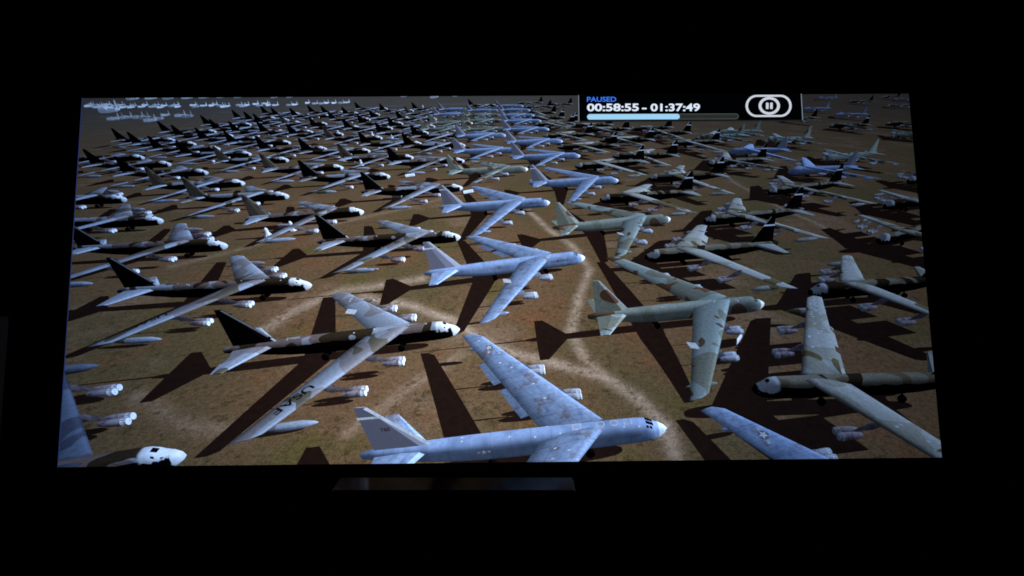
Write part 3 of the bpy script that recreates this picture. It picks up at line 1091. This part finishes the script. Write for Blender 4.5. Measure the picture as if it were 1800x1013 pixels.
def pod_caps(B, pod, V, sh):
    """white sealing covers over the two intakes of a pod"""
    x0 = V[:, 0].min()
    zz = V[:, 2]
    ring = V[np.abs(V[:, 0] - x0) < 1e-6]
    zc = (ring[:, 2].min() + ring[:, 2].max()) / 2
    yc = (ring[:, 1].min() + ring[:, 1].max()) / 2
    for dy in (-.6, .6):
        rr = []
        for (dx, r) in ((-.1, .36), (0, .58), (.8, .68)):
            rr.append(np.array([(x0 + dx, yc + dy + r * math.cos(2 * math.pi * j / 10), zc + r * math.sin(2 * math.pi * j / 10)) for j in range(10)]))
        v, f = loft(rr)
        f = outward(v, f)
        v, f = split_flat(v, f)
        s = shade_of(rot(B['a'], normals(v, f, False)))
        o = build('intake_cover', to_screen(droop(B['k'], v, place(B['x'], B['y'], B['a'], v)), 1e-6), f, M_WHITE, None, s if B['s'] == 1 else s * .8, v)
        if o:
            o.parent = B['root']
            hang(o, B['root'])


FLEET = []
for i, row in enumerate(BOMBERS):
    FLEET.append(bomber(i, row))

# ----------------------------------------------------------------- markings and details of the near bombers
def star_mark(B, at, r, facing, wing=None, side=-1):
    """dark roundel, white star, two white bars; laid on the wing top or on the near flank"""
    k = B['k']

    def put(pts, lift):
        out = []
        for (p, s) in pts:
            if facing == 'wing':
                xx, yy = at[0] - s * r * .0 + p * 0 + 0, 0
                xx = at[0] + s * r
                yy = at[1] + p * r
                out.append((xx, yy, wing_z(k, xx, yy) + lift))
            else:
                xx = at[0] - p * r
                zz = at[1] + s * r
                out.append((xx, -1.56 - lift, zz))
        return out
    circ = [(math.cos(2 * math.pi * j / 14), math.sin(2 * math.pi * j / 14)) for j in range(14)]
    star = []
    for j in range(10):
        rr = .95 if j % 2 == 0 else .38
        an = math.pi / 2 + j * math.pi / 5
        star.append((rr * math.cos(an), rr * math.sin(an)))
    sh = 1.0 if facing == 'wing' else .35
    decal(B, 'roundel', put(circ, 0), [tuple(range(14))], M_FING, sh * .32)
    decal(B, 'star', put(star + [(0, 0)], .05), [(j, (j + 1) % 10, 10) for j in range(10)], M_WHITE, sh * .75)
    for sg in (-1, 1):
        decal(B, 'insignia_bar', put([(sg * 1.05, -.3), (sg * 1.9, -.3), (sg * 1.9, .3), (sg * 1.05, .3)], .05), [(0, 1, 2, 3)], M_WHITE, sh * .6)


def wing_letters(B, body, fr, u, size, sd):
    """letters across the wing, read from the trailing edge"""
    k = B['k']
    V, F = flat_text(body, size, 0.02 * size)
    V[:, 0] *= 1.2
    x0, y0 = wing_xy(k, fr, u, sd)
    ang = math.atan2(k.tl - k.rl, k.Y)        # run along the swept wing
    out = []
    for v in V:
        along, up = v[0], v[1]
        yy = y0 + sd * (along * math.cos(ang) + up * math.sin(ang))
        xx = x0 + along * math.sin(ang) - up * math.cos(ang)
        out.append((xx, yy, wing_z(k, xx, yy) + .25))
    decal(B, 'wing_lettering', out, F, M_BLACK, 2.0, None, 0.0003)


def dots(B, spots, size, body=False):
    V, F = [], []
    for (fr, u, sd) in spots:
        if body:
            x, y = fr, u
            q = [(x + dx * size, y + dy * size * .7, body_top(x + dx * size, y + dy * size * .7)) for dx, dy in ((-1, -1), (1, -1), (1, 1), (-1, 1))]
        else:
            q = quad_on_wing(B['k'], fr, u, sd, size, size * .55)
        F.append(tuple(range(len(V), len(V) + 4)))
        V += q
    o = decal(B, 'seal_patches', V, F, M_WHITE, 1.0)
    if o:
        o['kind'] = 'stuff'


def cockpit(B, w=1.0):
    """dark windscreen panes round the nose of a near bomber"""
    ls = B['k'].ls
    for (xa, xb, y0, y1) in ((2.7, 3.4, -.42, .42), (2.85, 3.2, -1.16, -.98)) if B['t'] == 'D' else ((2.45, 3.75, .06, .72), (2.45, 3.75, -.66, -.06), (2.75, 3.2, -1.12, -.84), (3.35, 3.8, -1.16, -.9)):
        q = [(xx * ls, yy, body_top(xx, yy) + .02) for xx, yy in ((xa, y0), (xb, y0), (xb, y1), (xa, y1))]
        decal(B, 'window', q, [(0, 1, 2, 3)], M_SHUT, .8)


def spoiler(B, fr, sd):
    k = B['k']
    x, y = wing_xy(k, fr, .80, sd)
    z = wing_z(k, x, y)
    v, f = loft([np.array([(x, y - 1.0, z), (x + .1, y - 1.0, z - .1), (x + .1, y + 1.0, z - .1), (x, y + 1.0, z)]),
                 np.array([(x + 2.0, y - 1.0, z + .5), (x + 2.1, y - 1.0, z + .4), (x + 2.1, y + 1.0, z + .4), (x + 2.0, y + 1.0, z + .5)])])
    decal(B, 'spoiler', v, f, M_WHITE, .8)


def flaps(B, sd, frs):
    """lowered flap sections hanging behind the trailing edge"""
    k = B['k']
    for f0, f1 in frs:
        le0, te0, _ = wing_at(k, f0)
        le1, te1, _ = wing_at(k, f1)
        c = 1.1 + .7 * abs(math.sin(f0 * 37))
        ring0 = np.array([(te0[0] - 2.0, te0[1] * sd, te0[2]), (te0[0] - .3, te0[1] * sd, te0[2] - .35), (te0[0] + c * .72, te0[1] * sd, te0[2] - .8), (te0[0] + c * .75, te0[1] * sd, te0[2] - .65)])
        ring1 = np.array([(te1[0] - 2.0, te1[1] * sd, te1[2]), (te1[0] - .3, te1[1] * sd, te1[2] - .35), (te1[0] + c * .72, te1[1] * sd, te1[2] - .8), (te1[0] + c * .75, te1[1] * sd, te1[2] - .65)])
        v, f = loft([ring0, ring1])
        decal(B, 'flap', v, f, MW['G1', 0], .36)  # flaps turned from the sun: their shade is put in as a dim value


for i_, l_ in {0: 'grey bomber with white nose and roof markings at the bottom of the picture', 1: 'camouflaged bomber with black fin and lettering on its wing, left of the middle',
              2: 'grey bomber with white nose in the middle of the picture', 3: 'green camouflaged bomber with brown patches right of the middle',
              4: 'camouflaged bomber with black fin near the left rim of the picture', 9: 'pale winged dark bomber facing left at the lower right, spotted with white patches',
              87: 'grey wing with star roundel reaching in at the bottom right of the picture'}.items():
    if FLEET[i_]['root']:
        FLEET[i_]['root']['label'] = l_
A, Bb, Cc, Dd = FLEET[0], FLEET[1], FLEET[2], FLEET[3]
for b in FLEET:
    if b['root'] and b['lod'] == 0:
        cockpit(b)
star_mark(A, (30.2, 3.9), .55, 'flank')
star_mark(Cc, (27.8, 3.9), .55, 'flank')
x_, y_ = wing_xy(A['k'], .80, .42, 1)
star_mark(A, (x_, y_), .85, 'wing')
x_, y_ = wing_xy(Bb['k'], .74, .4, 1)
star_mark(Bb, (x_, y_), .8, 'wing')
M_ = FLEET[87]
x_, y_ = wing_xy(M_['k'], .74, .45, 1)
star_mark(M_, (x_, y_), .9, 'wing')
wing_letters(Bb, 'USAF', .57, .62, 2.7, -1)
wing_letters(FLEET[4], 'USAF', .56, .62, 2.5, -1)
flaps(A, 1, ((.14, .225), (.23, .315), (.32, .40), (.46, .53), (.535, .605), (.61, .68)))
flaps(Cc, 1, ((.2, .4), (.46, .66)))
flaps(FLEET[6], 1, ((.2, .4), (.46, .66)))
spoiler(Dd, .52, -1)
spoiler(Bb, .42, 1)
spoiler(Cc, .40, -1)
spoiler(FLEET[7], .45, -1)


def ring_mark(B, x, y, r, square):
    n = 4 if square else 14
    o_, i_ = [], []
    for j in range(n):
        an = 2 * math.pi * (j + .5) / n
        for lst, q in ((o_, r), (i_, r * .72)):
            xx, yy = x + q * 1.25 * math.cos(an), y + q * math.sin(an)
            lst.append((xx, yy, body_top(xx, yy) + .03))
    decal(B, 'roof_marking', o_ + i_, [(j, (j + 1) % n, n + (j + 1) % n, n + j) for j in range(n)], M_WHITE, .85)


ring_mark(A, 15.2, -.1, .85, True)
ring_mark(A, 11.3, -.1, .6, False)
ring_mark(A, 9.0, -.1, .6, False)
ring_mark(A, 6.7, -.1, .8, True)
dots(A, [(7.5, -.9, 0), (5.0, -1.0, 0), (18, -.9, 0), (22, -1.0, 0), (33.4, .2, 0), (33.4, -.5, 0), (4.6, .3, 0), (20, .7, 0), (26, -.6, 0)], .16, True)
dots(A, [(.9, .5, 1), (.72, .3, 1), (.55, .45, 1), (.36, .4, 1), (.22, .5, 1), (.62, .6, 1), (.3, .2, 1), (.12, .6, -1), (.2, .5, -1), (.16, .3, -1)], .22)
for b in (FLEET[9], FLEET[10]):
    r_ = random.Random(3)
    dots(b, [(.15 + .8 * r_.random(), .15 + .6 * r_.random(), sd) for sd in (1, -1, -1) for _ in range(11)], .32)
for b in (Bb, FLEET[4], FLEET[5], Cc, Dd):
    r_ = random.Random(len(b['t']) + int(b['x']))
    dots(b, [(6 + 30 * r_.random(), -1.0 + 1.2 * r_.random(), 0) for _ in range(8)], .17, True)


def fin_number(B, body, x, z, size):
    V, F = flat_text(body, size, 0.02 * size)
    decal(B, 'fin_number', [(x * B['k'].ls - v[0], -.42, z + v[1]) for v in V], F, M_BLACK, 2.5)


fin_number(A, '760', 44.2, 8.6, .9)


def flank_text(B, body, x, z, size):
    V, F = flat_text(body, size, 0.02 * size)
    decal(B, 'flank_lettering', [(x * B['k'].ls - v[0], -1.58, z + v[1]) for v in V], F, M_BLACK, 2.0)


flank_text(Cc, 'U.S. AIR FORCE', 11.6, 3.4, .85)
flank_text(FLEET[6], 'U.S. AIR FORCE', 11.6, 3.4, .85)


def fin_band(B, z0, z1, sh=1.0):
    top = 12.82
    q = []
    for z in (z0, z1):
        f = (z - 4.7) / (top - 4.7)
        le, te = 37.6 + (45.07 - 37.6) * f, 46.5 + (46.81 - 46.5) * f
        q.append(((le - .05) * B['k'].ls, (te + .05) * B['k'].ls, z))
    decal(B, 'fin_band', [(q[0][0], -.36, q[0][2]), (q[0][1], -.3, q[0][2]), (q[1][1], -.25, q[1][2]), (q[1][0], -.3, q[1][2])], [(0, 1, 2, 3)], M_WHITE, sh)


def fin_edge(B, z0=5.2, z1=12.8, w=.28, sh=.9):
    top = 12.82
    pts = []
    tl = 45.07 if B['t'] != 'D' else 44.88
    for z in (z0, z1):
        f = (z - 4.7) / (top - 4.7)
        le = 37.6 + (tl - 37.6) * f
        pts += [((le - .1) * B['k'].ls, -.12, z), ((le + w) * B['k'].ls, -.4, z)]
    decal(B, 'fin_edge', pts, [(0, 1, 3, 2)], M_WHITE, sh)


for b in (A, Cc, FLEET[6], FLEET[8]):
    fin_band(b, 10.9, 11.25, .6)
    fin_edge(b, sh=.8)
for b in (Dd, FLEET[7]):
    fin_edge(b, w=.18, sh=.6)
for b in FLEET:
    if b['root'] and b['t'] == 'D' and b['lod'] == 0 and b['s'] == 1:
        fin_edge(b, 5.2, 5.9, .16, .9)
        fin_edge(b, 6.3, 12.9, .12, .22)
    if b['root'] and b['t'] == 'D' and b['lod'] < 2 and b['s'] == -1:
        fin_edge(b, 9.8, 12.9, .3, .8)
        fin_band(b, 9.9, 10.4, .9)

# ----------------------------------------------------------------- far rows of pale aircraft at the upper left
PALE = [(226, 180, 1), (258, 179, 1), (290, 179, 1), (322, 178, 1), (352, 177, 1), (383, 176, 1), (413, 176, 1), (478, 175.5, .7), (505, 175, .7)] + \
       [(x, 190.5 + dy, .5) for x, dy in ((151, 1), (157, -2), (167, 3), (176, 2), (184, -2), (201, 2), (226, 3), (153, 0), (163, 2), (171, -1), (180, 1), (188, 3), (196, 0), (207, -1), (213, 3), (221, 2), (231, 0), (245, 2), (252, -1), (264, 2), (271, -1), (278, 3), (285, 0), (299, 1), (305, -1), (309, 2),
                                          (336, -1), (340, 2), (354, 0), (369, 0), (373, -2), (384, 0), (389, 2), (396, 1), (417, -1), (423, 1), (431, -1), (446, -3), (452, 0), (463, -4), (469, -1), (480, -1), (505, -1), (515, -2), (538, -5), (550, -4), (562, -4), (572, -5), (584, -5), (596, -5), (606, -6))] + \
       [(180, 204, 1.15), (192, 216, .6), (204, 215, .6), (216, 213, .6), (236, 213, .6), (249, 213, .6), (256, 219, .6), (270, 216, .6), (286, 208, .5), (310, 210, .6), (324, 211, .6),
        (705, 174, .9), (716, 171, .9), (757, 176, .8), (796, 173, .8)]
for j, (px_, py_, s_) in enumerate(PALE):
    g = ground_at(px_, py_)[0]
    a = R(200 + 14 * math.sin(j * 2.3)) if s_ != .5 else R(225 + 30 * math.sin(j * 1.7))
    kk = shape('G', .46 * s_, .40 * s_, 0)
    rt = empty('transport_plane', tuple(to_screen(g[None])[0]))
    hang(rt, screen, tuple(to_screen(g[None])[0]))
    n = 0
    for name, V, F, role, smooth in parts(kk, 2):
        if role == 'pod':
            continue
        V = V * {'body': np.array([1, 1.9 * s_, 1.5 * s_]), 'wing': np.array([1, 1, 1.6 * s_]), 'fin': np.array([1, 3.0 * s_, 1.25 * s_])}[role]
        if name == 'tailplane':
            V = V * np.array([1, .8 * s_, 1])
        F = outward(V, F)
        V, F = split_flat(V, F)
        sh = np.maximum(shade_of(rot(a, normals(V, F, False))), .5) * (.95 if s_ != .5 else .8)
        if py_ > 207:
            sh = sh * .55
        o = build(name, to_screen(place(g[0], g[1], a, V)), F, M_WHITE, None, sh, V)
        if o:
            hang(o, rt)
            n += 1
    if n == 0:
        bpy.data.objects.remove(rt)

# ----------------------------------------------------------------- carts and stands between the bombers
M_CART = paint('cart_paint', 'pod_brown', 3.3)
for j, (px_, py_, kind_) in enumerate([(606, 284, 1), (637, 292, 1), (654, 289, 1), (598, 281, 0), (620, 287, 0), (475, 418, 1), (446, 392, 0), (517, 406, 1), (505, 402, 0), (687, 258, 1), (668, 262, 1), (640, 258, 0),
                                       (1297, 601, 2), (824, 341, 2), (700, 349, 0), (690, 244, 1), (656, 240, 1), (744, 190, 1), (722, 312, 2)]):
    g = ground_at(px_, py_)[0]
    if kind_ == 2:        # wrapped canister lying on the soil
        v, f = loft([np.array([(g[0] + dx * 4.2 * (.55 if px_ == 1297 else 1), g[1] + dx * 3.0, .9) + r * np.array((0, math.cos(2 * math.pi * q / 8) * .4, math.sin(2 * math.pi * q / 8))) for q in range(8)]) for dx, r in ((-.55, .3), (-.5, .8), (.5, .8), (.55, .3))])
        nm, mt = 'canister', M_WHITE
    elif kind_ == 1:      # wrapped engine on a stand
        v, f = loft([np.array([(g[0] + r * math.cos(2 * math.pi * q / 8), g[1] + r * math.sin(2 * math.pi * q / 8), z) for q in range(8)]) for z, r in ((.1, 1.5), (.7, 1.4), (1.8, .7), (3.2, .6), (3.6, .2))])
        nm, mt = 'engine_stand', M_WHITE
    else:
        v, f = loft([np.array([(g[0] - 2.4, g[1] - 1, z), (g[0] + 2.4, g[1] - 1, z), (g[0] + 2.4, g[1] + 1, z), (g[0] - 2.4, g[1] + 1, z)]) * np.array([1, 1, 1]) for z in (.4, 1.5)])
        nm, mt = 'cart', M_CART
    f = outward(v, f)
    v, f = split_flat(v, f)
    N = normals(v, f, False)
    o = build(nm, to_screen(v), f, mt, None, shade_of(N), v - g)
    if o:
        hang(o, screen)
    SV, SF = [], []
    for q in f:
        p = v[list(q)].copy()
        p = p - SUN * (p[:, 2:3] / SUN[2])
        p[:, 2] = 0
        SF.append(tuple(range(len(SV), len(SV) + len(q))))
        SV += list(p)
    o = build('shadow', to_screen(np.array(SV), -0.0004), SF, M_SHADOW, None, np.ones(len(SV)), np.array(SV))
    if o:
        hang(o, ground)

# ----------------------------------------------------------------- player overlay: paused, times, progress bar, pause button
def glow(name, rgb, power=1.0):
    nd = Nodes(name)
    tc = nd.t.nodes.new('ShaderNodeTexCoord')
    n = nd.noise(tc.outputs['Object'], 220.0, 2)
    c = nd.mix(n, tuple(c * .92 * power for c in s2l(*rgb)[:3]) + (1,), tuple(c * 1.05 * power for c in s2l(*rgb)[:3]) + (1,))
    return nd.emit(c)


M_OBLACK = glow('overlay_black', (1, 2, 3))
M_OTEXT = glow('overlay_white', (226, 238, 255))
M_OBLUE = glow('overlay_blue', (66, 128, 255))
M_OBAR = glow('overlay_bar', (160, 212, 246))
M_OTRACK = glow('overlay_track', (40, 44, 43))
M_ORIM = glow('overlay_rim', (74, 80, 80))
M_OICON = glow('overlay_icon', (206, 212, 224))
M_EDGE = glow('picture_fringe', (38, 50, 96))
M_EDGE2 = glow('overlay_fringe', (120, 135, 150))

overlay_at = ((1211 - 900) * PX, -(BASE + .0105), CAMZ - (192 - 506.5) * PX)
overlay = empty('player_overlay', overlay_at)
hang(overlay, screen, overlay_at)
overlay['label'] = 'black player overlay with paused time, progress bar and pause button'


def flat(name, pts, faces, mat, off, parent=overlay):
    p = np.array(pts, float)
    V = wall_point(p[:, 0], p[:, 1], off)
    m_ = bpy.data.meshes.new(name)
    m_.from_pydata(V.tolist(), [], faces)
    m_.materials.append(mat)
    o = bpy.data.objects.new(name, m_)
    COL.objects.link(o)
    hang(o, parent)
    return o


def stadium(x0, y0, x1, y1, seg=14):
    r = (y1 - y0) / 2
    yc = (y0 + y1) / 2
    pts = []
    for j in range(seg + 1):
        an = -math.pi / 2 + math.pi * j / seg
        pts.append((x1 - r + r * math.cos(an), yc + r * math.sin(an)))
    for j in range(seg + 1):
        an = math.pi / 2 + math.pi * j / seg
        pts.append((x0 + r + r * math.cos(an), yc + r * math.sin(an)))
    return pts


def skewed(pts):
    """the overlay leans with the picture: rows climb slightly to the right"""
    return [(x, y - (x - 1030) * 0.0035) for x, y in pts]


def outline(name, outer, inner, mat, off):
    n = len(outer)
    return flat(name, skewed(outer + inner), [(j, (j + 1) % n, n + (j + 1) % n, n + j) for j in range(n)], mat, off)


flat('backing', [(1016.6, 168.6), (1405, 166.6), (1407.6, 214.4), (1017.4, 216.2)], [(0, 1, 2, 3)], M_OBLACK, .0100)
flat('rim_line', [(1017.4, 214.6), (1407.6, 212.9), (1407.6, 213.8), (1017.4, 215.5)], [(0, 1, 2, 3)], M_OTRACK, .0104)
flat('rim_line', [(1404.6, 167.2), (1406.0, 167.2), (1408.6, 213.6), (1407.2, 213.6)], [(0, 1, 2, 3)], M_EDGE2, .0104)
flat('rim_line', [(1015.6, 169.6), (1016.8, 169.6), (1017.6, 215.2), (1016.4, 215.2)], [(0, 1, 2, 3)], M_EDGE2, .0104)


def overlay_text(name, body, x0, x1, ybase, cap, mat, bold):
    V, F = flat_text(body, 1.0, bold)
    mn, mx = V.min(0), V.max(0)
    caps, _ = flat_text('H', 1.0, bold)
    ch = caps[:, 1].max() - caps[:, 1].min()
    pts = [(x0 + (v[0] - mn[0]) / (mx[0] - mn[0]) * (x1 - x0), ybase - (v[1] - caps[:, 1].min()) / ch * cap) for v in V]
    return flat(name, skewed(pts), F, mat, .0110)


overlay_text('status_word', 'PAUSED', 1031, 1082, 181.2, 8.4, M_OBLUE, .012)
overlay_text('elapsed_time', '00:58:55', 1031, 1121.5, 197.8, 13.2, M_OTEXT, .028)
overlay_text('dash', '-', 1127, 1135, 197.8, 13.2, M_OTEXT, .028)
overlay_text('total_time', '01:37:49', 1142, 1228.5, 198.2, 13.2, M_OTEXT, .028)
st_ = stadium(1031, 202.6, 1296, 212.6)
flat('progress_track', skewed(st_), [tuple(range(len(st_)))], M_OTRACK, .0106)
outline('progress_rim', stadium(1031, 202.6, 1296, 212.6), stadium(1032.2, 203.8, 1294.8, 211.4), M_ORIM, .0108)
st_ = stadium(1031.2, 202.8, 1193, 212.4)
flat('progress_bar', skewed(st_), [tuple(range(len(st_)))], M_OBAR, .0110)
outline('button_outline', stadium(1308, 170.2, 1388.5, 208.8, 20), stadium(1312.2, 173.6, 1384.3, 205.4, 20), M_OICON, .0108)
circ_ = lambda r, q: [(1349.4 + r * math.cos(2 * math.pi * j / 36), 189.4 + q * math.sin(2 * math.pi * j / 36)) for j in range(36)]
outline('button_ring', circ_(18.7, 15.6), circ_(13.6, 11.2), M_OICON, .0109)
for x0_ in (1343.6, 1350.8):
    b_ = stadium(0, 0, 1, 1)
    r_ = [(x0_, 184.6), (x0_ + .8, 183.8), (x0_ + 3.8, 183.8), (x0_ + 4.6, 184.6), (x0_ + 4.6, 194.2), (x0_ + 3.8, 195), (x0_ + .8, 195), (x0_, 194.2)]
    flat('pause_bar', skewed(r_), [tuple(range(8))], M_OICON, .0109)
# blue colour fringe along the left rim of the projected picture
flat('edge_fringe', [(147.8, 174), (149.4, 174), (106.6, 820), (105.0, 820)], [(0, 1, 2, 3)], M_EDGE, .0070, screen)
